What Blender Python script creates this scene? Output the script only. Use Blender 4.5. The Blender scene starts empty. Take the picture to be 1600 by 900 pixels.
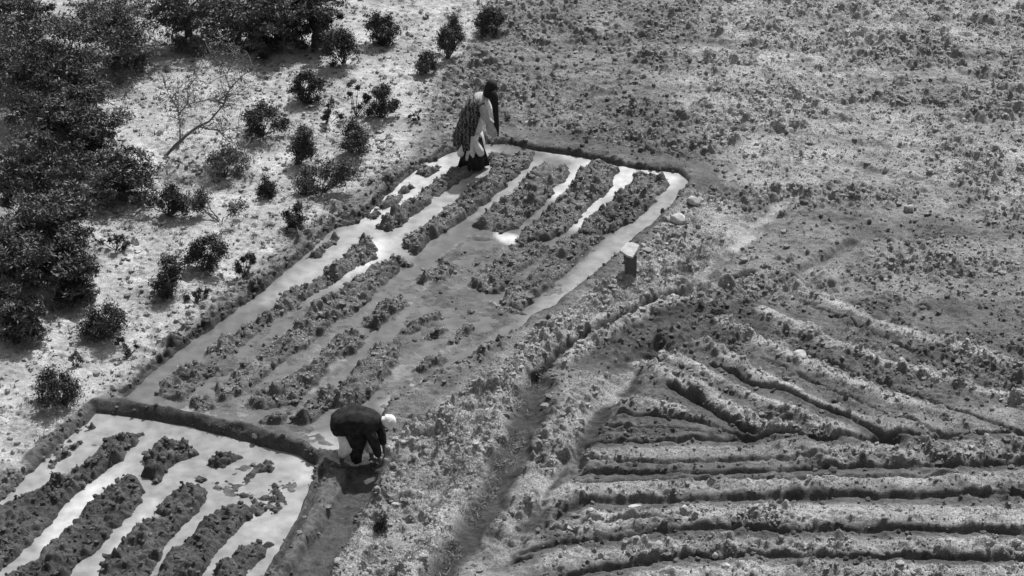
import bpy, bmesh, math, random
import numpy as np
from mathutils import Vector, Matrix

random.seed(7); rng = np.random.default_rng(7)
C = bpy.context.scene.collection
scene = bpy.context.scene
R = math.radians

# ---------------------------------------------------------------- camera, world, sun
PITCH = R(28.5); DIST = 45.0; FPX = 4275.0
cp, sp = math.cos(PITCH), math.sin(PITCH)
CAM = np.array([0.0, -DIST*cp, DIST*sp])
cam_d = bpy.data.cameras.new('camera'); cam = bpy.data.objects.new('camera', cam_d); C.objects.link(cam)
cam.location = CAM; cam.rotation_euler = (math.pi/2-PITCH, 0, 0)
cam_d.sensor_width = 36; cam_d.lens = 36*FPX/1600; cam_d.clip_start = .5; cam_d.clip_end = 2000
scene.camera = cam

SUN_EL, SUN_AZ = R(55), R(24)            # azimuth measured from +y towards +x
world = bpy.data.worlds.new('World'); scene.world = world; world.use_nodes = True
nt = world.node_tree; bg = nt.nodes['Background']
sky = nt.nodes.new('ShaderNodeTexSky'); sky.sky_type = 'NISHITA'; sky.sun_disc = False
sky.sun_elevation = SUN_EL; sky.sun_rotation = SUN_AZ; sky.air_density = 1.6; sky.dust_density = 4
bw = nt.nodes.new('ShaderNodeRGBToBW')
nt.links.new(sky.outputs[0], bw.inputs[0]); nt.links.new(bw.outputs[0], bg.inputs[0]); bg.inputs[1].default_value = .08
sd = bpy.data.lights.new('sun', 'SUN'); sun = bpy.data.objects.new('sun', sd); C.objects.link(sun)
sd.energy = 3.7; sd.angle = R(1.2); sd.color = (1, 1, 1)
tosun = Vector((math.sin(SUN_AZ)*math.cos(SUN_EL), math.cos(SUN_AZ)*math.cos(SUN_EL), math.sin(SUN_EL)))
sun.rotation_euler = tosun.to_track_quat('Z', 'Y').to_euler(); sun.location = (0, 0, 30)
scene.view_settings.view_transform = 'Standard'; scene.view_settings.look = 'None'
scene.view_settings.gamma = 1; scene.view_settings.exposure = 0.42
scene.render.engine = 'CYCLES'

# ---------------------------------------------------------------- helpers
def unproj(u, v, z=0.0):
    d = np.array([u-800.0, FPX*cp + (450-v)*sp, -FPX*sp + (450-v)*cp])
    t = (z-CAM[2])/d[2]
    return CAM + d*t
def W(pts): return np.array([unproj(u, v)[:2] for u, v in pts])
def ppm(v, z=0.0):                       # horizontal pixels per metre of the 1600-wide picture at that ground row
    p = unproj(800, v, z); dep = (p[1]-CAM[1])*cp + (CAM[2]-p[2])*sp
    return FPX/dep

def hsh(ix, iy, s):
    h = (ix.astype(np.int64)*374761393 + iy.astype(np.int64)*668265263 + s*1274126177) & 0xffffffff
    h = ((h ^ (h >> 13))*1274126177) & 0xffffffff
    h = h ^ (h >> 16)
    return (h & 0xffff)/65535.0
def vn(x, y, sc, s=0):
    x = x/sc; y = y/sc; ix = np.floor(x); iy = np.floor(y); fx = x-ix; fy = y-iy
    fx = fx*fx*(3-2*fx); fy = fy*fy*(3-2*fy)
    a = hsh(ix, iy, s); b = hsh(ix+1, iy, s); c = hsh(ix, iy+1, s); d = hsh(ix+1, iy+1, s)
    return (a+(b-a)*fx)*(1-fy) + (c+(d-c)*fx)*fy
def fbm(x, y, sc, s=0, o=4, g=.5):
    t = 0; a = 1; n = 0
    for k in range(o):
        ca, sa = math.cos(.7*k+.3), math.sin(.7*k+.3)
        t = t+a*(vn(x*ca-y*sa, x*sa+y*ca, sc/2**k, s+k*17)-.5); n += a; a *= g
    return t/n*2
def worley(x, y, sc, s=0):               # distance to the nearest jittered point, 0..~1
    x = x/sc; y = y/sc; ix = np.floor(x); iy = np.floor(y); best = np.full(x.shape, 9.0); hv = np.zeros(x.shape)
    for dx in (-1, 0, 1):
        for dy in (-1, 0, 1):
            cx = ix+dx; cy = iy+dy
            px = cx+hsh(cx, cy, s); py = cy+hsh(cx, cy, s+5); h = hsh(cx, cy, s+9)
            d = np.sqrt((px-x)**2+(py-y)**2)
            m = d < best; best = np.where(m, d, best); hv = np.where(m, h, hv)
    return best, hv
def ss(a, b, x):
    t = np.clip((x-a)/(b-a), 0, 1); return t*t*(3-2*t)
def sdf(P, X, Y):                        # signed distance to polygon, negative inside
    d = np.full(X.shape, 1e9); inside = np.zeros(X.shape, bool); n = len(P)
    for i in range(n):
        ax, ay = P[i]; bx, by = P[(i+1) % n]; ex, ey = bx-ax, by-ay
        t = np.clip(((X-ax)*ex+(Y-ay)*ey)/(ex*ex+ey*ey+1e-12), 0, 1)
        d = np.minimum(d, (X-ax-t*ex)**2+(Y-ay-t*ey)**2)
        if abs(ey) > 1e-9:
            c = ((ay > Y) != (by > Y)) & (X < ex*(Y-ay)/ey+ax); inside ^= c
    d = np.sqrt(d); return np.where(inside, -d, d)
def pld(P, X, Y):                        # distance to an open polyline
    d = np.full(X.shape, 1e9)
    for i in range(len(P)-1):
        ax, ay = P[i]; bx, by = P[i+1]; ex, ey = bx-ax, by-ay
        t = np.clip(((X-ax)*ex+(Y-ay)*ey)/(ex*ex+ey*ey+1e-12), 0, 1)
        d = np.minimum(d, (X-ax-t*ex)**2+(Y-ay-t*ey)**2)
    return np.sqrt(d)

# ---------------------------------------------------------------- materials (the photograph is black and white: every colour is a grey)
def mat(name, g, rough=.9, g2=None, scale=20, bump=0, bscale=60, spec=.3, detail=6):
    m = bpy.data.materials.new(name); m.use_nodes = True; n = m.node_tree; b = n.nodes['Principled BSDF']
    b.inputs['Roughness'].default_value = rough; b.inputs['Specular IOR Level'].default_value = spec
    tc = n.nodes.new('ShaderNodeTexCoord')
    if g2 is not None:
        nz = n.nodes.new('ShaderNodeTexNoise'); nz.inputs['Scale'].default_value = scale; nz.inputs['Detail'].default_value = detail
        r = n.nodes.new('ShaderNodeValToRGB'); r.color_ramp.elements[0].position = .35; r.color_ramp.elements[1].position = .65
        r.color_ramp.elements[0].color = (g, g, g, 1); r.color_ramp.elements[1].color = (g2, g2, g2, 1)
        n.links.new(tc.outputs['Object'], nz.inputs['Vector']); n.links.new(nz.outputs['Fac'], r.inputs[0]); n.links.new(r.outputs[0], b.inputs['Base Color'])
    else: b.inputs['Base Color'].default_value = (g, g, g, 1)
    if bump:
        nz = n.nodes.new('ShaderNodeTexNoise'); nz.inputs['Scale'].default_value = bscale; nz.inputs['Detail'].default_value = 5
        bp = n.nodes.new('ShaderNodeBump'); bp.inputs['Strength'].default_value = bump; bp.inputs['Distance'].default_value = .01
        n.links.new(tc.outputs['Object'], nz.inputs['Vector']); n.links.new(nz.outputs['Fac'], bp.inputs['Height']); n.links.new(bp.outputs[0], b.inputs['Normal'])
    return m
def soil_material():
    m = bpy.data.materials.new('soil'); m.use_nodes = True; n = m.node_tree; L = n.links; b = n.nodes['Principled BSDF']
    at = n.nodes.new('ShaderNodeAttribute'); at.attribute_name = 'soil'
    sep = n.nodes.new('ShaderNodeSeparateColor'); L.new(at.outputs['Color'], sep.inputs[0])
    tc = n.nodes.new('ShaderNodeTexCoord')
    def noise(sc, det=8, rough=.6):
        z = n.nodes.new('ShaderNodeTexNoise'); z.inputs['Scale'].default_value = sc; z.inputs['Detail'].default_value = det; z.inputs['Roughness'].default_value = rough
        L.new(tc.outputs['Object'], z.inputs['Vector']); return z.outputs['Fac']
    def mx(fac, a, c):
        x = n.nodes.new('ShaderNodeMix'); x.data_type = 'FLOAT'
        for s, v in ((0, fac), (2, a), (3, c)):
            if isinstance(v, (int, float)): x.inputs[s].default_value = v
            else: L.new(v, x.inputs[s])
        return x.outputs[0]
    def rng_(v, a, b_, lo, hi):
        x = n.nodes.new('ShaderNodeMapRange'); L.new(v, x.inputs[0])
        for i, q in enumerate((a, b_, lo, hi)): x.inputs[i+1].default_value = q
        return x.outputs[0]
    n1 = noise(9); n2 = noise(38, 6, .7); n3 = noise(1.3, 6)
    loam = rng_(n1, .3, .7, .07, .19); sand = rng_(n1, .32, .68, .34, .54); dry = rng_(n2, .3, .7, .22, .54)
    base = mx(sep.outputs[2], loam, dry); base = mx(sep.outputs[0], base, sand)
    wet_shade = rng_(n1, .3, .7, .035, .075); base = mx(sep.outputs[1], base, wet_shade)
    sp2 = mx(at.outputs['Alpha'], rng_(n2, .32, .68, .62, 1.30), 1.0); big = rng_(n3, .35, .65, .68, 1.25)
    m1 = n.nodes.new('ShaderNodeMath'); m1.operation = 'MULTIPLY'; L.new(base, m1.inputs[0]); L.new(sp2, m1.inputs[1])
    m2 = n.nodes.new('ShaderNodeMath'); m2.operation = 'MULTIPLY'; L.new(m1.outputs[0], m2.inputs[0]); L.new(big, m2.inputs[1])
    L.new(m2.outputs[0], b.inputs['Base Color'])
    L.new(rng_(sep.outputs[1], 0, 1, .95, .75), b.inputs['Roughness']); b.inputs['Specular IOR Level'].default_value = .10
    bp = n.nodes.new('ShaderNodeBump'); bp.inputs['Strength'].default_value = 1; bp.inputs['Distance'].default_value = .03
    L.new(rng_(at.outputs['Alpha'], 0, 1, 1, .22), bp.inputs['Strength']); L.new(noise(55, 6, .65), bp.inputs['Height']); L.new(bp.outputs[0], b.inputs['Normal'])
    return m
SOIL = soil_material()
def water_material():
    m = bpy.data.materials.new('muddy_water'); m.use_nodes = True; n = m.node_tree; L = n.links; b = n.nodes['Principled BSDF']
    at = n.nodes.new('ShaderNodeAttribute'); at.attribute_name = 'silt_sheen'
    tc = n.nodes.new('ShaderNodeTexCoord'); z = n.nodes.new('ShaderNodeTexNoise'); z.inputs['Scale'].default_value = 5; z.inputs['Detail'].default_value = 5
    L.new(tc.outputs['Object'], z.inputs['Vector'])
    mr = n.nodes.new('ShaderNodeMapRange'); L.new(z.outputs['Fac'], mr.inputs[0])
    for i, q in enumerate((.3, .7, .74, 1.22)): mr.inputs[i+1].default_value = q
    mm = n.nodes.new('ShaderNodeMath'); mm.operation = 'MULTIPLY'; L.new(at.outputs['Fac'], mm.inputs[0]); L.new(mr.outputs[0], mm.inputs[1])
    L.new(mm.outputs[0], b.inputs['Base Color']); b.inputs['Roughness'].default_value = .22; b.inputs['IOR'].default_value = 1.33
    z2 = n.nodes.new('ShaderNodeTexNoise'); z2.inputs['Scale'].default_value = 26; z2.inputs['Detail'].default_value = 3; L.new(tc.outputs['Object'], z2.inputs['Vector'])
    bp = n.nodes.new('ShaderNodeBump'); bp.inputs['Strength'].default_value = .25; bp.inputs['Distance'].default_value = .01
    L.new(z2.outputs['Fac'], bp.inputs['Height']); L.new(bp.outputs[0], b.inputs['Normal'])
    return m
WATER = water_material()
LEAF = mat('dark_foliage', .025, .6, .065, 14); TREELEAF = mat('tree_foliage', .035, .55, .15, 2.5); LEAF3 = mat('mid_foliage', .045, .6, .11, 8); LEAF2 = mat('grey_foliage', .09, .7, .17, 14); GRASS = mat('dry_grass', .22, .8, .42, 8)  # LEAF3: paler leaf tone, picked at random for some shrubs
WEED = mat('small_weeds', .08, .8, .22, 3)
PALEBARK = mat('grey_bark', .14, .9, .24, 30, .5); BARK = mat('bark', .07, .9, .13, 30, .5); STONE = mat('stone', .36, .9, .5, 10, .6, 30); GREYSTONE = mat('grey_stone', .2, .9, .34, 12, .6, 30)
SKIN = mat('skin', .07, .6, .1, 12); HAIR = mat('black_cloth', .012, .85, .022, 25, .5, 40)
WHITE = mat('white_cloth', .62, .85, .8, 14, .5, 30); DARK = mat('dark_cloth', .016, .95, .036, 14, 1.0, 16, .1); PALE = mat('pale_cloth', .33, .85, .48, 20, .5, 30)
def stripes():
    m = mat('striped_cloth', .03, .9); n = m.node_tree; b = n.nodes['Principled BSDF']
    tc = n.nodes.new('ShaderNodeTexCoord'); w = n.nodes.new('ShaderNodeTexWave'); w.bands_direction = 'X'; w.inputs['Scale'].default_value = 4.5; w.inputs['Distortion'].default_value = 9; w.inputs['Detail'].default_value = 4; w.inputs['Detail Scale'].default_value = 4
    r = n.nodes.new('ShaderNodeValToRGB'); r.color_ramp.elements[0].position = .55; r.color_ramp.elements[0].color = (.025,)*3+(1,); r.color_ramp.elements[1].position = .8; r.color_ramp.elements[1].color = (.17,)*3+(1,)
    n.links.new(tc.outputs['Object'], w.inputs[0]); n.links.new(w.outputs['Fac'], r.inputs[0]); n.links.new(r.outputs[0], b.inputs['Base Color'])
    return m
STRIPE = stripes()
WOOD = mat('worn_wood', .12, .8, .2, 30); IRON = mat('dark_iron', .05, .5)

def mesh_np(name, V, F, m, smooth=True, corner=None):
    me = bpy.data.meshes.new(name); V = np.asarray(V, np.float32); F = np.asarray(F, np.int32); k = F.shape[1]
    me.vertices.add(len(V)); me.vertices.foreach_set('co', V.ravel())
    me.loops.add(F.size); me.loops.foreach_set('vertex_index', F.ravel())
    me.polygons.add(len(F)); me.polygons.foreach_set('loop_start', np.arange(0, F.size, k, dtype=np.int32))
    me.polygons.foreach_set('use_smooth', np.full(len(F), smooth))
    me.update(); me.validate(); me.materials.append(m); return me
def link(name, me, parent=None, **props):
    o = bpy.data.objects.new(name, me); C.objects.link(o)
    if parent: o.parent = parent
    for k, v in props.items(): o[k] = v
    return o
def empty(name, loc, label, cat, group=None, rz=0):
    o = bpy.data.objects.new(name, None); C.objects.link(o); o.location = loc; o.rotation_euler = (0, 0, rz); o.empty_display_size = .2
    o['label'] = label; o['category'] = cat
    if group: o['group'] = group
    return o

# ---------------------------------------------------------------- ground sheet
STEP = .021
def axis(lo, hi, far):
    a = list(np.arange(lo, hi, STEP)); s = STEP; x = a[-1]; up = []
    while x < far: s *= 1.12; x += s; up.append(x)
    s = STEP; x = lo; dn = []
    while x > -far: s *= 1.12; x -= s; dn.append(x)
    return np.array(dn[::-1]+a+up)
xs = axis(-11.4, 11.4, 400); ys = axis(-9.0, 13.4, 400)
X, Y = np.meshgrid(xs, ys)
WX = X+.07*fbm(X, Y, .5, 3, 3)+.03*fbm(X, Y, .14, 4, 2); WY = Y+.07*fbm(X, Y, .5, 13, 3)+.03*fbm(X, Y, .14, 14, 2)
def box(P, mgn):
    x0, y0 = P.min(0)-mgn; x1, y1 = P.max(0)+mgn
    i0, i1 = np.searchsorted(ys, [y0, y1]); j0, j1 = np.searchsorted(xs, [x0, x1])
    return slice(i0, i1), slice(j0, j1)
Z = .05*fbm(X, Y, 2.5, 21, 4)+.012*fbm(X, Y, .4, 22, 3)
rough = np.full(X.shape, .040); sand = np.zeros(X.shape); wet_shade = np.zeros(X.shape); dry = np.full(X.shape, .25); smo = np.zeros(X.shape)  # damp mask also carries some shade put into the soil colour

def blend(A, sl, m, v): A[sl] = A[sl]*(1-m)+v*m
def region(pts, edge=.15, z=None, r=None, s=None, w=None, d=None, warp=True):
    P = W(pts); sl = box(P, edge+.3); D = sdf(P, (WX if warp else X)[sl], (WY if warp else Y)[sl]); m = ss(edge*.5, -edge*.5, D)
    for A, v in ((Z, z), (rough, r), (sand, s), (wet_shade, w), (dry, d)):
        if v is not None: blend(A, sl, m, v)
    return sl, D
def stroke(pts, width, dz, r=None, s=None, w=None, d=None, sharp=1.5, cmul=1.3):
    P = W(pts); sl = box(P, width*2.5+.3); D = np.abs(pld(P, WX[sl], WY[sl])+width*.55*fbm(X[sl], Y[sl], .28, 301, 3)); m = np.exp(-(D/width)**(2*sharp))
    if dz > 0: m = m*(.70+.55*vn(X[sl], Y[sl], .35, 305))
    Z[sl] += dz*m
    mm = np.exp(-(D/(width*cmul))**4)
    for A, v in ((rough, r), (sand, s), (wet_shade, w), (dry, d)):
        if v is not None: blend(A, sl, mm, v)

# pale sandy slope, left
region([(-900, 760), (50, 735), (110, 655), (170, 610), (220, 575), (300, 505), (390, 430), (480, 350), (560, 295), (640, 235), (670, 180), (690, 120), (740, 60), (790, -60), (800, -600), (-2000, -600)], .5, r=.022, s=1, d=.3)
# ploughed field, top right
region([(760, 25), (720, 120), (700, 190), (790, 205), (920, 225), (1080, 250), (1200, 310), (2600, 480), (2600, -600), (800, -600)], .4, r=.050, d=.30, s=.10)
region([(1110, 60), (1040, 110), (1130, 230), (1200, 300), (2600, 480), (2600, -600), (1180, -600)], 1.2, d=.75, s=.3)
region([(880, 130), (930, 190), (900, 225), (1000, 245), (1070, 240), (1020, 160)], .9, w=.35)
region([(780, 196), (850, 200), (940, 222), (1060, 246), (1120, 258), (1130, 285), (1085, 300), (1080, 268), (1010, 258), (900, 236), (790, 214)], .2, r=.010, w=.55)
for pts, wd, h, w_ in (([(840, 70), (960, 62), (1100, 66), (1300, 80), (1620, 90)], .16, -.06, .25), ([(900, 150), (1050, 135), (1250, 150), (1640, 175)], .14, -.05, .2), ([(960, 185), (1100, 190), (1300, 215), (1640, 262)], .16, -.06, .2), ([(800, 110), (900, 108), (1000, 95)], .14, -.05, .2),
                       ([(1240, -20), (1300, 60), (1330, 160), (1400, 300)], .3, -.03, .1), ([(1300, 250), (1450, 285), (1640, 330)], .15, -.07, .25), ([(1200, 20), (1400, 30), (1640, 40)], .16, -.05, .2), ([(1300, 120), (1500, 128), (1640, 140)], .13, .06, .0)):
    stroke(pts, wd, h, r=.045, w=w_)
region([(1380, 60), (1560, 80), (1640, 180), (1500, 200), (1360, 150)], 1.0, w=.3); region([(1250, 300), (1420, 260), (1640, 330), (1640, 420), (1400, 400)], .8, w=.28)
# rough pale bank down the middle
region([(1090, 300), (1180, 330), (1110, 420), (1000, 480), (900, 530), (830, 580), (800, 680), (740, 800), (680, 900), (640, 1100), (450, 1100), (530, 900), (560, 790), (610, 720), (690, 620), (780, 560), (850, 500), (960, 420), (1030, 350)], .25, r=.050, d=.8)
region([(850, 505), (820, 470), (900, 420), (960, 380), (1000, 345), (1040, 330), (1010, 390), (960, 430), (900, 490)], .15, r=.018, w=.55)
region([(600, 640), (700, 590), (760, 560), (800, 530), (820, 500), (850, 500), (800, 560), (720, 620), (640, 660), (600, 700)], .2, r=.016, w=.25)
# lower ground of the ridged field, right
region([(1200, 420), (1080, 470), (960, 520), (880, 560), (850, 620), (830, 700), (780, 790), (720, 870), (660, 1100), (2400, 1100), (2400, 420)], .3, r=.042, w=.45, d=.3)
region([(1150, 400), (2200, 300), (2200, 470), (1080, 470)], .4, r=.045, w=.1, d=.5)
# ditches
for pts, wd in (([(1170, 425), (1050, 455), (930, 512), (880, 545), (835, 585)], .10), ([(835, 585), (815, 680), (775, 760), (730, 840), (690, 900), (660, 960)], .24),
                ([(1010, 545), (940, 630), (885, 700), (840, 770), (800, 830), (770, 870)], .25), ([(905, 700), (905, 735)], .1)):
    stroke(pts, wd, -.16, r=.010, w=.95)
stroke([(1225, 318), (1182, 350), (1140, 392)], .13, -.07, r=.016, s=.6, w=0, d=.7); stroke([(1140, 392), (1090, 440), (1060, 460)], .10, -.08, r=.016, s=.1, w=.25)
stroke([(1190, 470), (1220, 440), (1330, 380)], .1, -.1, w=.4)
region([(868, 575), (940, 582), (1000, 560), (985, 590), (925, 640), (880, 700), (850, 770), (800, 812), (790, 780), (820, 720), (850, 660), (880, 620)], .2, r=.055, w=0, d=.62)
region([(730, 860), (800, 812), (850, 840), (820, 900), (740, 960), (690, 960)], .25, r=.05, w=.1, d=.5)
region([(920, 690), (960, 655), (1050, 665), (1190, 690), (1190, 735), (905, 735)], .2, r=.035, w=.55, d=.2)
region([(930, 520), (1080, 470), (1200, 480), (1200, 520), (1100, 530), (1000, 555), (890, 575), (870, 560)], .25, r=.03, w=.75, d=.2)
# pale ridges of the right field and the cut furrows between them
for pts, wd, h in (([(1095, 538), (1140, 560), (1190, 588), (1300, 640), (1500, 720)], .20, .12), ([(1000, 562), (1040, 585), (1090, 612), (1140, 640), (1190, 662), (1300, 720)], .24, .14),
                   ([(1035, 552), (1085, 572), (1130, 600), (1190, 625), (1340, 690), (1600, 790)], .15, .10), ([(940, 610), (1000, 630), (1060, 640)], .2, .05),
                   ([(1120, 500), (1200, 540), (1330, 600), (1500, 660), (1700, 730)], .2, .1), ([(1190, 490), (1300, 540), (1450, 590), (1700, 660)], .2, .12), ([(1240, 450), (1400, 520), (1700, 600)], .2, .12)):
    stroke(pts, wd*.66, h*.55, r=.045, w=0, d=.9, cmul=1.05)
for pts in ([(870, 775), (960, 762), (1080, 752), (1200, 745), (1420, 742), (1700, 745)], [(890, 822), (960, 810), (1040, 800), (1120, 798), (1200, 800), (1400, 802), (1700, 810)],
            [(850, 875), (940, 860), (1040, 850), (1120, 848), (1200, 842), (1400, 846), (1700, 855)], [(1000, 905), (1100, 893), (1200, 888), (1400, 890), (1700, 900)]):
    stroke(pts, .27, .05, r=.042, w=0, d=.9, cmul=1.1, sharp=1.2)
for pts in ([(910, 712), (1000, 708), (1180, 705), (1400, 706), (1700, 700)], [(1320, 668), (1500, 660), (1700, 650)]):
    stroke(pts, .28, .04, r=.035, w=.1, d=.6, cmul=1.1, sharp=2)
for pts, wd in (([(918, 688), (1000, 688), (1100, 686), (1185, 680), (1300, 684), (1500, 680), (1700, 672)], .10), ([(905, 736), (1040, 737), (1180, 733), (1400, 728), (1700, 722)], .13),
            ([(875, 800), (925, 783), (1030, 780), (1180, 771), (1400, 770), (1700, 774)], .14), ([(815, 862), (900, 845), (1000, 832), (1110, 824), (1180, 826), (1400, 824), (1700, 830)], .14),
            ([(890, 898), (980, 884), (1080, 869), (1180, 866), (1400, 868), (1700, 876)], .12), ([(960, 650), (1060, 652), (1120, 664), (1180, 682)], .10), ([(1110, 566), (1160, 590), (1230, 612), (1400, 690)], .08),
            ([(1045, 603), (1080, 622), (1130, 650), (1180, 672)], .10), ([(780, 880), (830, 870)], .1)):
    stroke([(u, v+7) for u, v in pts], wd*1.1, -.035, r=.022, w=.5, d=.2, cmul=1.3); stroke(pts, wd*.42, -.09, r=.02, w=.6, d=.2, cmul=1.0)  # damp furrow floors, with shade below the ridges put into the tone

for pts in ([(930, 668), (1040, 668), (1120, 676)], [(925, 720), (1050, 722), (1180, 716), (1400, 714)], [(900, 758), (1020, 752), (1180, 748), (1500, 745)], [(1190, 560), (1330, 620), (1500, 690)], [(1180, 525), (1300, 570), (1480, 640), (1640, 690)], [(1250, 470), (1420, 545), (1640, 620)], [(860, 830), (960, 812), (1080, 806)]):
    stroke(pts, .035, -.07, r=.03, w=.4, cmul=1.3)
stroke([(520, 716), (560, 730), (605, 720)], .16, -.03, r=.012, w=1.0)  # shade under the bending worker put into the soil colour
# raised lips of the diagonal bank and of the channel below the near worker
for pts, wd, h, w_, d_ in (([(1090, 335), (1050, 400), (960, 455), (890, 500), (845, 535), (800, 590), (770, 650)], .16, .09, 0, .9), ([(1130, 440), (1010, 485), (930, 530), (880, 572)], .11, .08, 0, .85), ([(600, 760), (575, 815), (545, 880), (530, 930)], .13, .10, 0, .9), ([(740, 610), (690, 650), (630, 690), (598, 716)], .10, .07, 0, .8),
                           ([(770, 660), (735, 740), (690, 810), (650, 880), (630, 930)], .14, .09, 0, .85), ([(900, 650), (870, 710), (825, 780), (790, 815)], .13, .08, 0, .8), ([(530, 740), (488, 820), (440, 900), (420, 940)], .09, .07, .45, .3)):
    stroke(pts, wd, h, r=.055, w=w_, d=d_)
for pts in ([(548, 742), (508, 820), (462, 895), (430, 960)], [(508, 738), (478, 800), (435, 880)], [(590, 765), (562, 812), (528, 872), (510, 905)]): stroke(pts, .045, -.07, r=.02, w=.9)
stroke([(1050, 458), (930, 515), (880, 548), (835, 588)], .06, -.08, r=.012, w=1)
# flooded plots
LIP = [(195, 616), (235, 578), (300, 527), (400, 456), (470, 396), (520, 351), (560, 341), (600, 301), (650, 260), (700, 234)]
PLOT1 = [(700, 238), (745, 222), (800, 222), (830, 230), (900, 240), (960, 254), (1010, 262), (1060, 266), (1076, 280), (1065, 302), (1010, 352), (960, 398), (905, 442), (860, 478), (828, 492), (815, 510),
         (770, 535), (700, 572), (650, 600), (605, 632), (590, 660), (560, 700), (500, 706), (460, 690), (390, 668), (300, 648), (220, 632), (195, 618), (235, 580), (300, 530), (400, 460), (470, 400), (520, 355), (560, 345), (600, 305), (650, 264)]
PLOT2 = [(150, 641), (128, 660), (80, 705), (20, 760), (-60, 830), (-140, 960), (330, 980), (415, 892), (462, 810), (492, 745), (494, 722), (470, 706), (400, 690), (300, 662), (220, 650)]
CHAN = [(560, 728), (595, 735), (590, 760), (560, 800), (530, 860), (505, 910), (460, 1000), (380, 1000), (450, 905), (490, 840), (530, 770)]
FLOOR = -.12
def plot(pts, bund, bw_):
    P = W(pts); sl = box(P, 1.0); xx = X[sl]+.45*(WX[sl]-X[sl]); yy = Y[sl]+.45*(WY[sl]-Y[sl]); D = sdf(P, xx, yy)
    Z[sl] += bund*np.exp(-((D-.17)/bw_)**2); 
    m = ss(.05, -.07, D); blend(Z, sl, m, FLOOR); blend(rough, sl, m, .003); blend(wet_shade, sl, ss(.14, 0, D)*.9, .85); blend(sand, sl, m, 0)
    blend(dry, sl, m, .2)
plot(PLOT1, .05, .14); stroke([(u-2, v-2) for u, v in LIP], .035, -.05, w=1, cmul=1.4); plot(PLOT2, .05, .15)
region(CHAN, .1, z=-.10, r=.012, w=.62, d=.1, s=0)
region([(505, 725), (545, 735), (490, 850), (440, 950), (400, 950), (470, 830), (500, 760)], .15, r=.03, w=.5)
stroke([(150, 632), (220, 642), (300, 654), (390, 677), (470, 700), (510, 722)], .085, .05, r=.014, w=.75, cmul=2.2)
stroke([(50, 722), (100, 676), (150, 632)], .10, .03, r=.02, w=.7)
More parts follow.
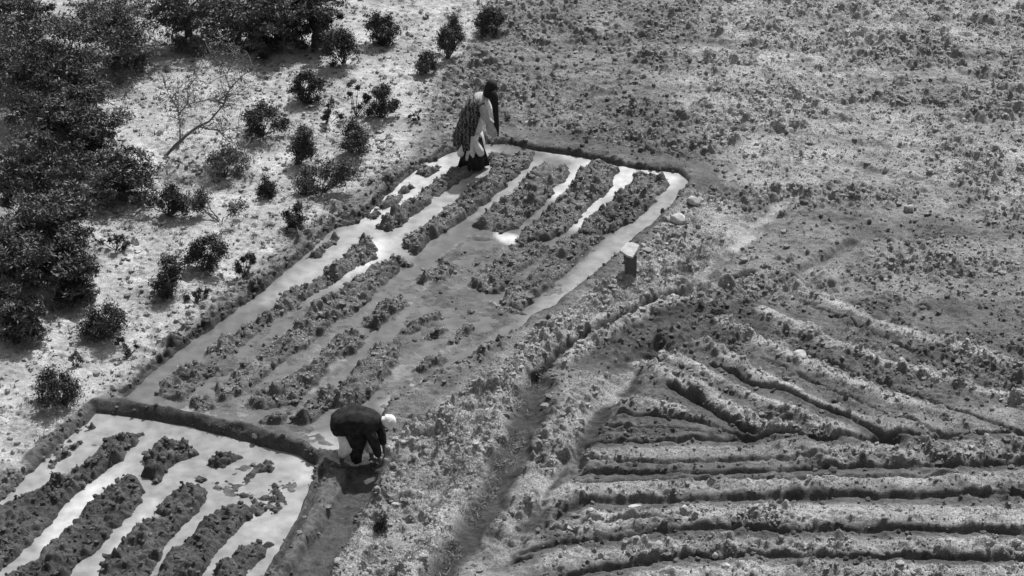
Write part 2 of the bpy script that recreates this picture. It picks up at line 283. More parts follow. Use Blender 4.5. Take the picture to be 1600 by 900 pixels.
beds1 = [([(722, 255), (735, 268), (700, 292), (665, 318), (632, 345), (605, 357), (592, 352), (615, 332), (650, 305), (685, 280), (700, 262)], 0),
 ([(655, 268), (680, 256), (690, 258), (668, 272)], 0), ([(622, 296), (642, 288), (650, 291), (630, 298)], 0), ([(590, 318), (615, 303), (628, 302), (620, 310), (598, 322)], 0),
 ([(506, 380), (520, 370), (530, 368), (524, 377), (510, 383)], 0), ([(482, 398), (500, 388), (508, 388), (500, 398)], 0), ([(570, 335), (585, 327), (592, 330), (578, 340)], 0),
 ([(765, 245), (790, 240), (835, 235), (828, 252), (800, 275), (775, 300), (750, 320), (722, 338), (700, 352), (672, 372), (650, 392), (630, 382), (640, 368), (668, 350), (700, 325), (725, 302), (750, 280), (768, 262)], .01),
 ([(845, 252), (885, 258), (888, 268), (866, 295), (850, 312), (835, 328), (808, 352), (785, 360), (738, 348), (770, 325), (800, 302), (822, 280)], .01),
 ([(905, 268), (925, 252), (965, 260), (956, 282), (945, 298), (918, 318), (902, 345), (876, 362), (850, 372), (822, 376), (810, 370), (838, 346), (865, 318), (885, 300)], .015),
 ([(992, 268), (1036, 272), (1044, 288), (1022, 308), (1000, 332), (970, 354), (935, 366), (905, 362), (918, 345), (942, 325), (962, 305), (986, 288)], .015),
 ([(735, 443), (765, 415), (800, 392), (800, 380), (860, 382), (838, 403), (815, 420), (795, 438), (780, 455), (750, 452)], .01),
 ([(868, 378), (900, 368), (945, 368), (905, 402), (875, 430), (845, 458), (815, 482), (785, 468), (800, 448), (832, 430), (850, 410)], .01),
 ([(566, 372), (580, 368), (584, 378), (590, 388), (572, 398), (555, 412), (535, 428), (505, 448), (478, 462), (460, 478), (430, 492), (412, 510), (396, 524), (370, 545), (345, 558), (338, 548), (372, 520), (400, 500), (425, 478), (460, 452), (500, 432), (530, 408), (548, 392)], 0),
 ([(248, 612), (262, 586), (290, 570), (322, 568), (345, 572), (315, 600), (284, 624), (262, 620)], 0), ([(345, 520), (372, 525), (350, 542), (318, 556), (325, 540)], -.01),
 ([(590, 405), (612, 402), (622, 420), (608, 432), (590, 448), (578, 465), (555, 482), (525, 500), (500, 520), (478, 540), (440, 562), (410, 585), (395, 600), (372, 616), (345, 625), (342, 604), (362, 585), (395, 560), (420, 538), (455, 515), (475, 492), (508, 470), (535, 450), (565, 425)], .01),
 ([(594, 468), (625, 460), (642, 474), (610, 488), (590, 510), (574, 508), (566, 500), (580, 485)], 0), ([(550, 518), (576, 522), (552, 548), (526, 558), (503, 552), (520, 533)], .005),
 ([(502, 562), (522, 560), (508, 585), (484, 606), (462, 628), (425, 636), (380, 630), (410, 610), (452, 585)], .005),
 ([(688, 490), (668, 493), (642, 505), (625, 522), (640, 518), (668, 503)], .0), ([(628, 536), (600, 534), (578, 556), (552, 578), (542, 592), (533, 612), (520, 632), (552, 634), (587, 606), (617, 568)], .01),
 ([(742, 502), (720, 512), (700, 530), (690, 540), (712, 532), (735, 515)], -.005), ([(714, 549), (672, 556), (645, 577), (660, 578), (690, 565)], .0), ([(700, 512), (680, 516), (652, 530), (670, 530)], -.01),
 ([(676, 418), (712, 412), (718, 420), (692, 440), (645, 440), (655, 428)], -.02), ([(680, 400), (694, 402), (690, 410)], -.02), ([(612, 395), (630, 402), (650, 408), (640, 415), (620, 410)], -.02),
 ([(478, 625), (520, 600), (530, 612), (505, 640), (480, 662), (462, 655)], .0), ([(430, 640), (455, 642), (440, 660), (405, 656)], -.01), ([(300, 628), (330, 622), (340, 634), (310, 642)], -.01), ([(760, 470), (800, 480), (820, 487), (790, 484)], -.02), ([(560, 402), (590, 392), (590, 398), (570, 408)], -.02)]
beds2 = [([(167, 685), (200, 676), (223, 676), (199, 698), (189, 713), (158, 735), (133, 754), (102, 782), (71, 819), (40, 850), (-20, 900), (-20, 800), (49, 763), (87, 751), (133, 723)], .01),
 ([(227, 713), (251, 688), (275, 688), (304, 707), (270, 720), (245, 749), (227, 738)], .01),
 ([(208, 738), (223, 766), (208, 794), (180, 819), (155, 850), (127, 869), (111, 891), (70, 930), (20, 960), (10, 900), (58, 869), (96, 838), (124, 807), (136, 788), (164, 769)], .01),
 ([(323, 713), (345, 708), (376, 710), (351, 729), (326, 726)], -.01), ([(300, 738), (318, 742), (350, 752), (345, 762), (310, 748)], -.04),
 ([(295, 754), (320, 766), (314, 785), (283, 819), (258, 850), (233, 891), (200, 940), (120, 950), (174, 866), (202, 838), (227, 813), (270, 807), (242, 797), (258, 772)], .01),
 ([(398, 724), (416, 718), (432, 724), (424, 732), (400, 735), (388, 752), (380, 748)], -.01), ([(420, 752), (440, 760), (450, 785), (425, 800), (408, 775)], -.055), ([(350, 745), (380, 756), (400, 770), (375, 775)], -.05),
 ([(360, 785), (391, 795), (387, 806), (367, 825), (351, 838), (329, 869), (314, 891), (280, 940), (220, 940), (251, 891), (270, 856), (298, 838), (320, 813)], .01),
 ([(404, 838), (425, 845), (400, 875), (370, 920), (320, 940), (345, 884), (367, 862)], -.01), ([(110, 660), (150, 662), (120, 700), (80, 730), (70, 715)], -.075), ([(390, 778), (420, 790), (400, 800)], -.04)]
def beds(L, wetness, col):
    for pts, dz in L:
        P = W(pts); sl = box(P, .3); D = sdf(P, X[sl]+.5*(WX-X)[sl], Y[sl]+.5*(WY-Y)[sl])+.06*fbm(X[sl], Y[sl], .16, 91, 3)-.02; m = ss(.09, -.07, D)
        Z[sl] = np.maximum(Z[sl], FLOOR+m*(.135+dz)); blend(rough, sl, ss(.05, -.05, D), .046); blend(wet_shade, sl, ss(.03, -.10, D), wetness); blend(dry, sl, m, col)
beds(beds1, .33, .4); beds(beds2, .62, .15)

def shoal(pts, z, amp, mud=.50, edge=.3, sc=.35):
    P = W(pts); sl = box(P, edge+.3); D = sdf(P, WX[sl], WY[sl]); m = ss(edge*.5, -edge*.5, D)
    h = z+amp*fbm(X[sl], Y[sl], sc, 123, 4); up = np.maximum(Z[sl], h); Z[sl] = Z[sl]*(1-m)+up*m; rough[sl] = np.maximum(rough[sl], .010*m); low = m*ss(.02, -.03, Z[sl]-h); blend(sand, sl, low, mud); blend(smo, sl, low, .85); blend(wet_shade, sl, low, .10); blend(dry, sl, low, .3)
for pts, z, amp in (([(735, 352), (800, 372), (790, 400), (740, 440), (820, 495), (780, 520), (700, 560), (620, 590), (590, 570), (640, 470), (680, 400)], -.040, .045), ([(430, 470), (560, 460), (600, 500), (500, 600), (420, 650), (300, 640), (240, 610), (330, 540)], -.042, .045), ([(560, 440), (700, 420), (640, 480), (560, 560), (480, 640), (400, 650), (440, 590), (520, 520), (600, 460)], -.042, .045),
                    ([(500, 640), (600, 560), (720, 530), (680, 590), (600, 640), (560, 690)], -.038, .045), ([(250, 630), (500, 660), (540, 700), (480, 690), (300, 650)], -.036, .045),
                    ([(360, 700), (480, 730), (470, 800), (400, 890), (330, 890), (420, 800), (340, 770), (300, 720)], -.075, .07), ([(80, 690), (160, 650), (230, 670), (120, 740), (50, 780)], -.085, .06),
                    ([(840, 380), (930, 380), (880, 460), (800, 480), (780, 440)], -.04, .05), ([(620, 310), (720, 262), (700, 290), (580, 360), (480, 410)], -.095, .05)):
    shoal(pts, z, amp)
brough = rough.copy()
# soil structure: clods, crumbs and dents
gx, gy = X*.72+.03*fbm(X, Y, .1, 61, 2), Y+.03*fbm(X, Y, .1, 62, 2); rough *= .45+1.15*ss(.2, .8, vn(X*.6+Y*.2, Y, .85, 66)*.6+vn(X, Y, .33, 67)*.4)
for L_ in (beds1, beds2):
    for pts, dz in L_:
        sl = box(W(pts), .1); rough[sl] = np.maximum(rough[sl], brough[sl]*1.05)

w1, h1 = worley(gx, gy*1.0, .14, 31); w2, h2 = worley(gx, gy, .065, 32); w3, h3 = worley(gx, gy, .30, 33)
clod = (1-ss(0, .62, w1))*(h1**1.6)*1.5 + (1-ss(0, .65, w2))*(h2**1.3)*.85 + (1-ss(.1, .6, w3))*(h3**2)*2.0*ss(.38, .55, vn(X, Y, .8, 55)) - .32
Z += rough*1.25*clod + rough*1.3*fbm(X, Y, .34, 41, 4) + rough*.3*fbm(X, Y, .05, 43, 2)
NX, NY = len(xs), len(ys)
idx = np.arange(NX*NY).reshape(NY, NX)
F = np.stack([idx[:-1, :-1], idx[:-1, 1:], idx[1:, 1:], idx[1:, :-1]], -1).reshape(-1, 4)
me = mesh_np('ground', np.stack([X.ravel(), Y.ravel(), Z.ravel()], -1), F, SOIL)
soilcol = np.stack([sand, wet_shade, dry, smo], -1).clip(0, 1).astype(np.float32)
a = me.color_attributes.new('soil', 'FLOAT_COLOR', 'POINT'); a.data.foreach_set('color', soilcol.ravel())
ground = link('ground', me, kind='structure')
def gz(x, y):
    j = int(np.searchsorted(xs, x)); i = int(np.searchsorted(ys, y)); return float(Z[min(i, NY-1), min(j, NX-1)])

# ---------------------------------------------------------------- water sheets
def water(name, pts, level, silt_sheen, lights):  # lights: paler patches, sky reflection and silt both put into the colour
    P = W(pts); x0, y0 = P.min(0)-.1; x1, y1 = P.max(0)+.1
    ax = np.arange(x0, x1, .05); ay = np.arange(y0, y1, .05); A, B = np.meshgrid(ax, ay); D = sdf(P, A, B)
    id_ = np.arange(A.size).reshape(A.shape); q = np.stack([id_[:-1, :-1], id_[:-1, 1:], id_[1:, 1:], id_[1:, :-1]], -1)
    keep = D[:-1, :-1] < .10; q = q[keep]
    s = np.full(A.shape, silt_sheen)
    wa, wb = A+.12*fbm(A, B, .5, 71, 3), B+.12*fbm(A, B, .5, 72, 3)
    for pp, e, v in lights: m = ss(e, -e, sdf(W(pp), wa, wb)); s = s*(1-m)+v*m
    used = np.unique(q); remap = -np.ones(A.size, int); remap[used] = np.arange(len(used))
    V = np.stack([A.ravel(), B.ravel(), np.full(A.size, level)], -1)[used]
    me = mesh_np(name, V, remap[q], WATER); at = me.attributes.new('silt_sheen', 'FLOAT', 'POINT'); at.data.foreach_set('value', s.ravel()[used].astype(np.float32))
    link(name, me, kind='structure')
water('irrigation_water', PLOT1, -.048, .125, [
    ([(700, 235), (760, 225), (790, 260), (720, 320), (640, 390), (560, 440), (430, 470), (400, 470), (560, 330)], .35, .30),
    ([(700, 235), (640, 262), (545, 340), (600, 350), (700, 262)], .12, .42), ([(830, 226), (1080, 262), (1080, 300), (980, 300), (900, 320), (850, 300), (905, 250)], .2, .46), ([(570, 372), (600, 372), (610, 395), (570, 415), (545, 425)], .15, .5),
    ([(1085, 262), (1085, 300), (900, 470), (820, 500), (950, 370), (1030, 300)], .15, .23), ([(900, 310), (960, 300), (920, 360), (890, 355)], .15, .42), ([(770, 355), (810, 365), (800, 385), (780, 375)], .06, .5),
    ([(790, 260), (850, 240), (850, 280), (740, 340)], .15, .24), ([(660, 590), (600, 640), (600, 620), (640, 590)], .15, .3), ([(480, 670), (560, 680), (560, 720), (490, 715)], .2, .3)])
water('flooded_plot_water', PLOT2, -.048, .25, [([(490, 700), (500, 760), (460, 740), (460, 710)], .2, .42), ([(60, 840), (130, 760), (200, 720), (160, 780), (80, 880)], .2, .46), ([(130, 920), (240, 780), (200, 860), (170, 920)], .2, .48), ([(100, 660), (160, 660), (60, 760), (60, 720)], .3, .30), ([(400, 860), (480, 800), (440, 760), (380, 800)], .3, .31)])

# ---------------------------------------------------------------- crumbled clods and pebbles (nobody could count them)
ico = bmesh.new(); bmesh.ops.create_icosphere(ico, subdivisions=1, radius=1); IV = np.array([v.co[:] for v in ico.verts]); IF = np.array([[v.index for v in f.verts] for f in ico.faces]); ico.free()
def clods(n):
    x = rng.uniform(-11, 11, n*4); y = rng.uniform(-8.8, 13, n*4)
    j = np.searchsorted(xs, x); i = np.searchsorted(ys, y); r = rough[i, j]
    keep = (rng.random(n*4) < (r/.05)**1.5*.55*(.35+vn(x, y, .6, 77))) & (Z[i, j] > -.06) & (smo[i, j] < .3); x, y, i, j = x[keep][:n], y[keep][:n], i[keep][:n], j[keep][:n]; n = len(x)
    s = .010+.042*rng.random(n)**4+.006*rng.random(n)
    sc = s[:, None, None]*rng.uniform(.6, 1.3, (n, 1, 3))
    V = IV[None]*sc*(1+.25*rng.standard_normal((n, len(IV), 1)))
    a = rng.uniform(0, 6.28, n); ca, sa = np.cos(a)[:, None], np.sin(a)[:, None]
    V = np.stack([V[..., 0]*ca-V[..., 1]*sa, V[..., 0]*sa+V[..., 1]*ca, V[..., 2]*.8], -1)
    V += np.stack([x, y, Z[i, j]+s*.35], -1)[:, None, :]
    F = (IF[None]+(np.arange(n)*len(IV))[:, None, None]).reshape(-1, 3)
    me = mesh_np('soil_clods', V.reshape(-1, 3), F, SOIL, smooth=False)
    col = soilcol[i, j].copy(); col[:, 2] = np.clip(col[:, 2]+rng.uniform(-.1, .45, n), 0, 1); col[:, 1] *= .8
    at = me.color_attributes.new('soil', 'FLOAT_COLOR', 'POINT'); at.data.foreach_set('color', np.repeat(col, len(IV), 0).ravel())
    link('soil_clods', me, kind='stuff')
clods(42000)

# ---------------------------------------------------------------- foliage
def leafmesh(name, P, N, size, m, elong=1.6):
    n = len(P); d = rng.standard_normal((n, 3)); d += N*.8; d /= np.linalg.norm(d, axis=1)[:, None]
    e = np.cross(d, rng.standard_normal((n, 3))); e /= np.linalg.norm(e, axis=1)[:, None]; f = np.cross(d, e)
    s = size*rng.uniform(.5, 1.4, (n, 1)); a = e*s*elong; b = f*s*.5
    V = np.stack([P-a, P+b, P+a, P-b], 1).reshape(-1, 3)
    return mesh_np(name, V, np.arange(n*4).reshape(n, 4), m, smooth=False)
def tubes(name, paths, m, k=6):
    V = []; F = []
    for pts, rad in paths:
        pts = [Vector(p) for p in pts]; base = len(V)
        for i, p in enumerate(pts):
            t = (pts[min(i+1, len(pts)-1)]-pts[max(i-1, 0)]).normalized(); u = t.orthogonal().normalized(); w = t.cross(u)
            for q in range(k):
                an = 2*math.pi*q/k; V.append(p+(u*math.cos(an)+w*math.sin(an))*rad[i])
        for i in range(len(pts)-1):
            for q in range(k):
                F.append((base+i*k+q, base+i*k+(q+1) % k, base+(i+1)*k+(q+1) % k, base+(i+1)*k+q))
    return mesh_np(name, V, F, m)
def wobble(p0, p1, n, amp):
    p0 = np.array(p0, float); p1 = np.array(p1, float)
    return [tuple(p0+(p1-p0)*i/n+(rng.standard_normal(3)*amp if 0 < i < n else 0)) for i in range(n+1)]

def shrub(u, v, w, h, label, group, kind='dark', n=None, cat='shrub', lean=(0, 0)):
    """w,h: crown width and height in metres; (u,v) centre of the crown in the picture"""
    w *= 1.34; h *= 1.28; p = unproj(u, v, h*.5); g = gz(p[0], p[1]); t = empty('shrub', (p[0], p[1], g-.01), label, cat, group)
    sxx, syy, lx = rng.uniform(.75, 1.2), rng.uniform(.8, 1.2), rng.uniform(-.14, .14); lean = (lean[0]+lx*w, 0); dens = {'dark': 1.0, 'grey': .75, 'thin': .35}[kind]; m = LEAF2 if kind == 'grey' else (LEAF, LEAF, LEAF3)[int(rng.integers(0, 3))]
    n = n or int(3400*dens*(w*h/.25)**.8)
    k = max(7, int(rng.integers(15, 24)*dens)); cc = []
    for i in range(k):
        d = rng.standard_normal(3); d /= np.linalg.norm(d); rr = rng.uniform(.35, 1.0) if kind != 'thin' else rng.uniform(.5, 1.1)
        cc.append((d[0]*w*.46*rr*sxx*(1.15-.3*d[2])+lean[0]*(d[2]+1), d[1]*w*.46*rr*syy, h*.50+d[2]*h*.46*rr))
    cc = np.array(cc); cc[:, 2] = np.maximum(cc[:, 2], .06); ci = rng.integers(0, k, n)
    sig = w*(rng.uniform(.05, .11, (n, 1)) if kind != 'thin' else .055)
    Pt = cc[ci]+rng.standard_normal((n, 3))*sig; Pt[:, 2] = np.maximum(Pt[:, 2], .01)
    link('foliage', leafmesh('foliage', Pt, (Pt-[0, 0, h*.4])/max(w, h), .017, m, 1.5), t)
    paths = []
    for c in np.concatenate([cc[:14], cc[14:20]*1.18]): paths.append((wobble((rng.uniform(-.03, .03), rng.uniform(-.03, .03), -.02), c, 4, w*.02), np.linspace(.011, .003, 5)))
    link('stem', tubes('stem', paths, BARK, 5), t)
    return t

G = 'shrubs scattered over the sandy slope'
for s in [
 (597, 42, .48, .60, 'upright dark shrub near the top edge, left of the twin bushes', 'dark'), (537, 78, .55, .55, 'round dark shrub below the wooded strip at the top', 'dark'),
 (699, 55, .42, .72, 'tallest dark shrub at the top, growing just above a lower bush', 'dark'), (664, 97, .38, .36, 'low dark shrub at the foot of the tall top shrub', 'dark'),
 (757, 32, .45, .42, 'dark shrub at the corner of the ploughed field', 'dark'), (473, 135, .46, .50, 'dark shrub below the round one, right of the bare tree', 'dark'),
 (556, 150, .30, .60, 'slim loose shrub touching the left side of a denser one', 'thin'), (592, 155, .44, .56, 'dense shrub with a slim one leaning at its left side', 'dark'),
 (511, 172, .34, .38, 'thin wispy shrub left of the slim upright one', 'thin'), (407, 185, .56, .54, 'large round dark shrub right of the bare tree', 'dark'),
 (462, 226, .46, .56, 'dark oval shrub below right of the big round shrub', 'dark'), (565, 214, .52, .48, 'broad dark shrub left of the standing irrigator', 'dark'),
 (348, 248, .58, .52, 'grey leafy shrub below the bare tree', 'grey'), (417, 289, .26, .32, 'smallest round shrub, between the grey shrub and the broad low one', 'dark'),
 (502, 272, .64, .50, 'wide dark shrub above the upper flooded furrow', 'dark'), (262, 313, .46, .46, 'lopsided dark shrub at the tip of the tree shade', 'dark'),
 (458, 337, .32, .36, 'small dark shrub nearest the long straight bank', 'dark'), (345, 322, .72, .44, 'sprawling thin shrub under the grey leafy one', 'thin'),
 (317, 399, .50, .50, 'bushy dark shrub above the lowest big round one', 'dark'), (264, 437, .52, .52, 'round dark shrub halfway between the trees and the plot corner', 'dark'),
 (382, 410, .34, .44, 'ragged upright shrub close to the flooded plot bank', 'thin'), (97, 607, .56, .44, 'lone dark shrub above the lower flooded plot', 'dark'),
 (155, 497, .60, .56, 'glossy dark shrub in front of the tree row, nearest the plots', 'dark'), (203, 540, .26, .26, 'tiny thin shrub right of the glossy dark one', 'thin'),
 (306, 462, .30, .22, 'low thin tuft of shrub right of the round dark shrub', 'thin'), (650, 180, .16, .18, 'tiny dark shrub on the edge of the ploughed field', 'thin'),
 (592, 815, .20, .24, 'single small dark bush on the rough bank in the foreground', 'dark'), (180, 380, .34, .25, 'low thin shrub beside the shade of the trees', 'thin'), (118, 560, .2, .2, 'tiny shrub above the lone dark one', 'thin'),
 ]:
    shrub(s[0], s[1], s[2], s[3], s[4], None if s[0] == 592 and s[1] == 815 else G, s[5])

def tree(u, v, ht, rad, label, n, kind='dark', flat=.55):
    ht = ht*.62; rad *= .90; flat = flat*1.35; p = unproj(u, v, ht); g = gz(p[0], p[1]); t = empty('tree', (p[0], p[1], g-.02), label, 'tree', 'trees along the left and top of the slope')
    k = 60; n = int(n*1.3); cc = []
    for i in range(k):
        d = rng.standard_normal(3); d /= np.linalg.norm(d); r = rng.uniform(.3, 1.12); cc.append((d[0]*rad*r, d[1]*rad*r, ht+d[2]*rad*flat*r))
    for _ in range(26): a_r = rng.uniform(0, 6.28); r = rng.uniform(.15, .85)*rad; cc.append((math.cos(a_r)*r, math.sin(a_r)*r-.1, rng.uniform(.08, ht*.8)))
    k = len(cc); cc = np.array(cc)*[1, 1, 1]; cc[:, 2] = np.maximum(cc[:, 2], .15); ci = rng.integers(0, k, n)
    Pt = cc[ci]+rng.standard_normal((n, 3))*np.array([rad*.14, rad*.10, rad*.055])*rng.uniform(.4, 1.3, (k, 1))[ci]
    link('crown', leafmesh('crown', Pt, np.zeros((n, 3))+[0, 0, .7], .024, TREELEAF if kind == 'dark' else LEAF2, 1.7), t)
    link('trunk', tubes('trunk', [(wobble((0, 0, -.05), (rng.uniform(-.1, .1), rng.uniform(-.1, .1), ht*.75), 5, .03), np.linspace(.10, .05, 6))], BARK, 10), t)
    for c in cc[:16]: link('limb', tubes('limb', [(wobble((0, 0, ht*rng.uniform(.35, .7)), c, 5, rad*.04), np.linspace(.035, .006, 6))], BARK, 6), t)
for a_ in [
 (75, 95, 1.9, 1.25, 'tall dark tree in the upper left corner', 26000), (20, 30, 2.0, 1.1, 'dark tree cut by the left edge at the very top', 16000), (175, 30, 1.7, .95, 'greyish feathery tree right of the corner tree', 12000, 'grey'),
 (290, -12, 1.7, .95, 'grey tree in the middle of the top wooded strip', 13000, 'grey'), (430, 8, 1.5, .85, 'dense dark tree at the right end of the top wooded strip', 22000), (490, 10, 1.4, .6, 'small dark tree on the top edge beside the dense one', 9000),
 (105, 180, 1.7, .95, 'broad dark tree second down the left side', 24000), (60, 265, 1.7, .9, 'dark tree half way down the left side', 22000), (190, 262, 1.0, .7, 'low wide tree reaching out to the right over the sand', 7000, 'dark', .25), (75, 345, 1.5, .9, 'dark tree whose crown touches the one above it, left side', 22000),
 (20, 400, 1.4, .75, 'dark tree on the left edge above the glossy shrub', 14000), (120, 425, .9, .42, 'small dark tree with pale gaps at the foot of the tree row', 8000), (35, 485, .8, .42, 'lowest dark tree on the left edge', 7000), (365, 30, .9, .7, 'thin grey tree over the pale sand at the top', 3000, 'grey', .5),
 (215, 70, .8, .45, 'thin grey tree hanging over the bright sand', 1500, 'grey', .4)]:
    tree(*a_)

# bare leaning thorn tree
def bare_tree():
    b0 = unproj(258, 243); g = gz(b0[0], b0[1]); t = empty('bare_tree', (b0[0], b0[1], g), 'bare leaning tree with thin forked branches on the pale sand', 'tree')
    s = ppm(243)
    def L(u, v, dy=0): return ((u-258)/s, dy, max(0.02, (243-v)/(s*cp)-dy*sp/cp))
    pts = [L(258, 243), L(275, 228, -.03), L(292, 212, -.05), L(312, 198, -.03), L(330, 190, 0)]
    link('trunk', tubes('trunk', [(pts, [.05, .044, .036, .028, .02])], PALEBARK, 8), t)
    br = [([L(283, 222), L(284, 195), L(283, 172), L(280, 150, .1)], .014), ([L(283, 180), L(298, 165, -.1), L(330, 158, -.1), L(372, 165, 0)], .012), ([L(330, 190), L(352, 165, .1), L(364, 140, .1), L(352, 105, .2)], .014),
          ([L(364, 140, .1), L(385, 122, 0), L(412, 105, 0)], .010), ([L(360, 118, .15), L(372, 95, .2), L(374, 75, .2)], .009), ([L(312, 198), L(345, 205, -.2), L(380, 200, -.2)], .010), ([L(345, 160, 0), L(360, 150, -.1), L(392, 150, -.1)], .008),
          ([L(283, 172), L(270, 150, 0), L(262, 128, .1)], .009), ([L(300, 164, -.1), L(300, 140, 0), L(318, 120, 0)], .009), ([L(352, 105, .2), L(340, 92, .2), L(338, 78, .2)], .007), ([L(345, 205, -.2), L(362, 222, -.3), L(392, 228, -.3)], .008)]
    for p, r in br: link('branch', tubes('branch', [(p, np.linspace(r*1.3, .005, len(p)))], PALEBARK, 6), t)
    tw = []
    for p, r in br:
        for _ in range(26):
            i = rng.integers(0, len(p)-1); f = rng.random(); a = np.array(p[i])*(1-f)+np.array(p[i+1])*f; tw.append((wobble(a, a+rng.standard_normal(3)*.13+[0, 0, .05], 3, .012), [.008, .006, .005, .004]))
    link('twigs', tubes('twigs', tw, PALEBARK, 4), t)
    P = np.array([w[0][-1] for w in tw]); P = np.repeat(P, 9, 0)+rng.standard_normal((len(P)*9, 3))*.06
    link('foliage', leafmesh('foliage', P, np.zeros_like(P), .015, LEAF2), t)
bare_tree()

# ---------------------------------------------------------------- small weeds and dry grass (stuff)
def tufts(name, n, polys, m, size, blades, spread, wide):
    PP = []
    pol = [W(p) for p in polys]; areas = [(p.max(0)-p.min(0)).prod() for p in pol]
    for p, ar in zip(pol, areas):
        k = int(n*ar/sum(areas)*2.2); x = rng.uniform(p[:, 0].min(), p[:, 0].max(), k); y = rng.uniform(p[:, 1].min(), p[:, 1].max(), k)
        ok = (sdf(p, x, y) < 0) & (vn(x, y, .5, 99)*.65+vn(x, y, .17, 98)*.35 > .47); PP.append(np.stack([x[ok], y[ok]], 1))
    P = np.concatenate(PP)[:n]; n = len(P); i = np.searchsorted(ys, P[:, 1]); j = np.searchsorted(xs, P[:, 0]); z = Z[i, j]
    base = np.repeat(np.column_stack([P, z]), blades, 0); N = len(base); sz = np.repeat(size*rng.uniform(.4, 1.5, n), blades)[:, None]
    d = rng.standard_normal((N, 3)); d[:, 2] = np.abs(d[:, 2])*.7+.35; d /= np.linalg.norm(d, axis=1)[:, None]
    side = np.cross(d, rng.standard_normal((N, 3))); side /= np.linalg.norm(side, axis=1)[:, None]
    b = base+rng.standard_normal((N, 3))*[spread, spread, .003]
    V = np.stack([b-side*sz*wide, b+side*sz*wide, b+d*sz*.6+side*sz*wide, b+d*sz], 1).reshape(-1, 3)
    link(name, mesh_np(name, V, np.arange(N*4).reshape(N, 4), m, smooth=False), kind='stuff')
SANDP = [(-40, 700), (60, 700), (200, 580), (400, 420), (560, 300), (690, 180), (730, 20), (560, -40), (-60, -40)]
tufts('ground_weeds', 3400, [SANDP], WEED, .045, 12, .022, .13)
tufts('dry_grass', 3000, [[(600, 720), (690, 620), (790, 560), (860, 560), (820, 680), (760, 780), (700, 890), (540, 890), (570, 790)], [(880, 500), (1090, 340), (1180, 340), (1060, 450), (900, 530)]], GRASS, .075, 9, .03, .05)
tufts('field_weeds', 2500, [[(760, 20), (790, 200), (1100, 250), (1640, 380), (1640, -40)]], WEED, .035, 8, .02, .12)

CROP = mat('crop_leaves', .10, .6, .42, 25)
def leaves(name, n, test, size, lift, m, pat):
    x = rng.uniform(-11, 11, n*8); y = rng.uniform(-8.8, 13, n*8); j = np.searchsorted(xs, x); i = np.searchsorted(ys, y)
    k = test(i, j) & (vn(x, y, pat, 201)*.6+vn(x, y, pat*.35, 202)*.4 > .46); x, y, i, j = x[k][:n], y[k][:n], i[k][:n], j[k][:n]; n = len(x)
    P = np.column_stack([x, y, Z[i, j]+rng.uniform(.002, lift, n)])
    N_ = np.zeros((n, 3)); N_[:, 2] = .9
    link(name, leafmesh(name, P, N_, size, m, 1.3), kind='stuff')
inbed = np.zeros(X.shape, bool)
for L_ in (beds1,):
    for pts, dz in L_:
        P = W(pts); sl = box(P, .3); inbed[sl] |= sdf(P, WX[sl], WY[sl]) < .01
leaves('crop_seedlings', 36000, lambda i, j: inbed[i, j] & (Z[i, j] > -.05), .015, .04, CROP, .16)
leaves('ridge_seedlings', 24000, lambda i, j: (dry[i, j] > .55) & (wet_shade[i, j] < .2) & (sand[i, j] < .5), .014, .035, CROP, .22)
# ---------------------------------------------------------------- stones
def stone(u, v, sx, sy, sz, label, m, seed, group=None, cat='stone'):
    bm = bmesh.new(); bmesh.ops.create_icosphere(bm, subdivisions=3, radius=1); r = random.Random(seed)
    pl = [(Vector((r.gauss(0, 1), r.gauss(0, 1), r.gauss(0, 1))).normalized(), r.uniform(.55, .9)) for _ in range(11)]
    for vt in bm.verts:
        for nn, d in pl:
            k = vt.co.dot(nn)
            if k > d: vt.co -= nn*(k-d)
        vt.co = Vector((vt.co.x*sx, vt.co.y*sy, vt.co.z*sz))
    me = bpy.data.meshes.new('stone'); bm.to_mesh(me); bm.free(); me.materials.append(m)
    p = unproj(u, v); o = link('stone', me, label=label, category=cat); o.location = (p[0], p[1], gz(p[0], p[1])+sz*.35)
    if group: o['group'] = group
GS = 'loose stones lying about the banks'
for i, s in enumerate([(618, 788, .10, .06, .05, 'small white stone on the rough bank in the foreground', STONE), (1060, 345, .20, .14, .14, 'large pale boulder beside the long furrow bank', STONE), (1083, 318, .13, .1, .09, 'pale stone just above the large boulder', STONE),
  (990, 800, .14, .09, .09, 'rounded pale stone on a ridge of the lower right field', STONE), (852, 632, .08, .07, .07, 'grey stone sitting in the dark ditch', GREYSTONE), (1010, 392, .11, .07, .04, 'flat stone just right of the white block', GREYSTONE),
  (1005, 385, .05, .04, .04, 'small white stone behind the flat stone', STONE), (1133, 888, .07, .06, .05, 'pale stone at the bottom of the right field', STONE), (1117, 868, .05, .04, .05, 'little pale stone in the last furrow', STONE),
  (755, 264, .035, .03, .03, 'tiny white stone at the foot of the standing irrigator', STONE), (823, 192, .05, .04, .04, 'white stone at the lower edge of the ploughed field', STONE), (1040, 640, .04, .035, .05, 'tiny pale stone on the first flat ridge', STONE),
  (93, 634, .07, .05, .04, 'pale stone under the lone dark shrub', STONE), (1250, 560, .12, .09, .08, 'pale stone between the slanting ridges far right', STONE), (1420, 330, .14, .1, .1, 'grey boulder in the ploughed field far right', GREYSTONE)]):
    stone(*s, seed=100+i, group=GS)

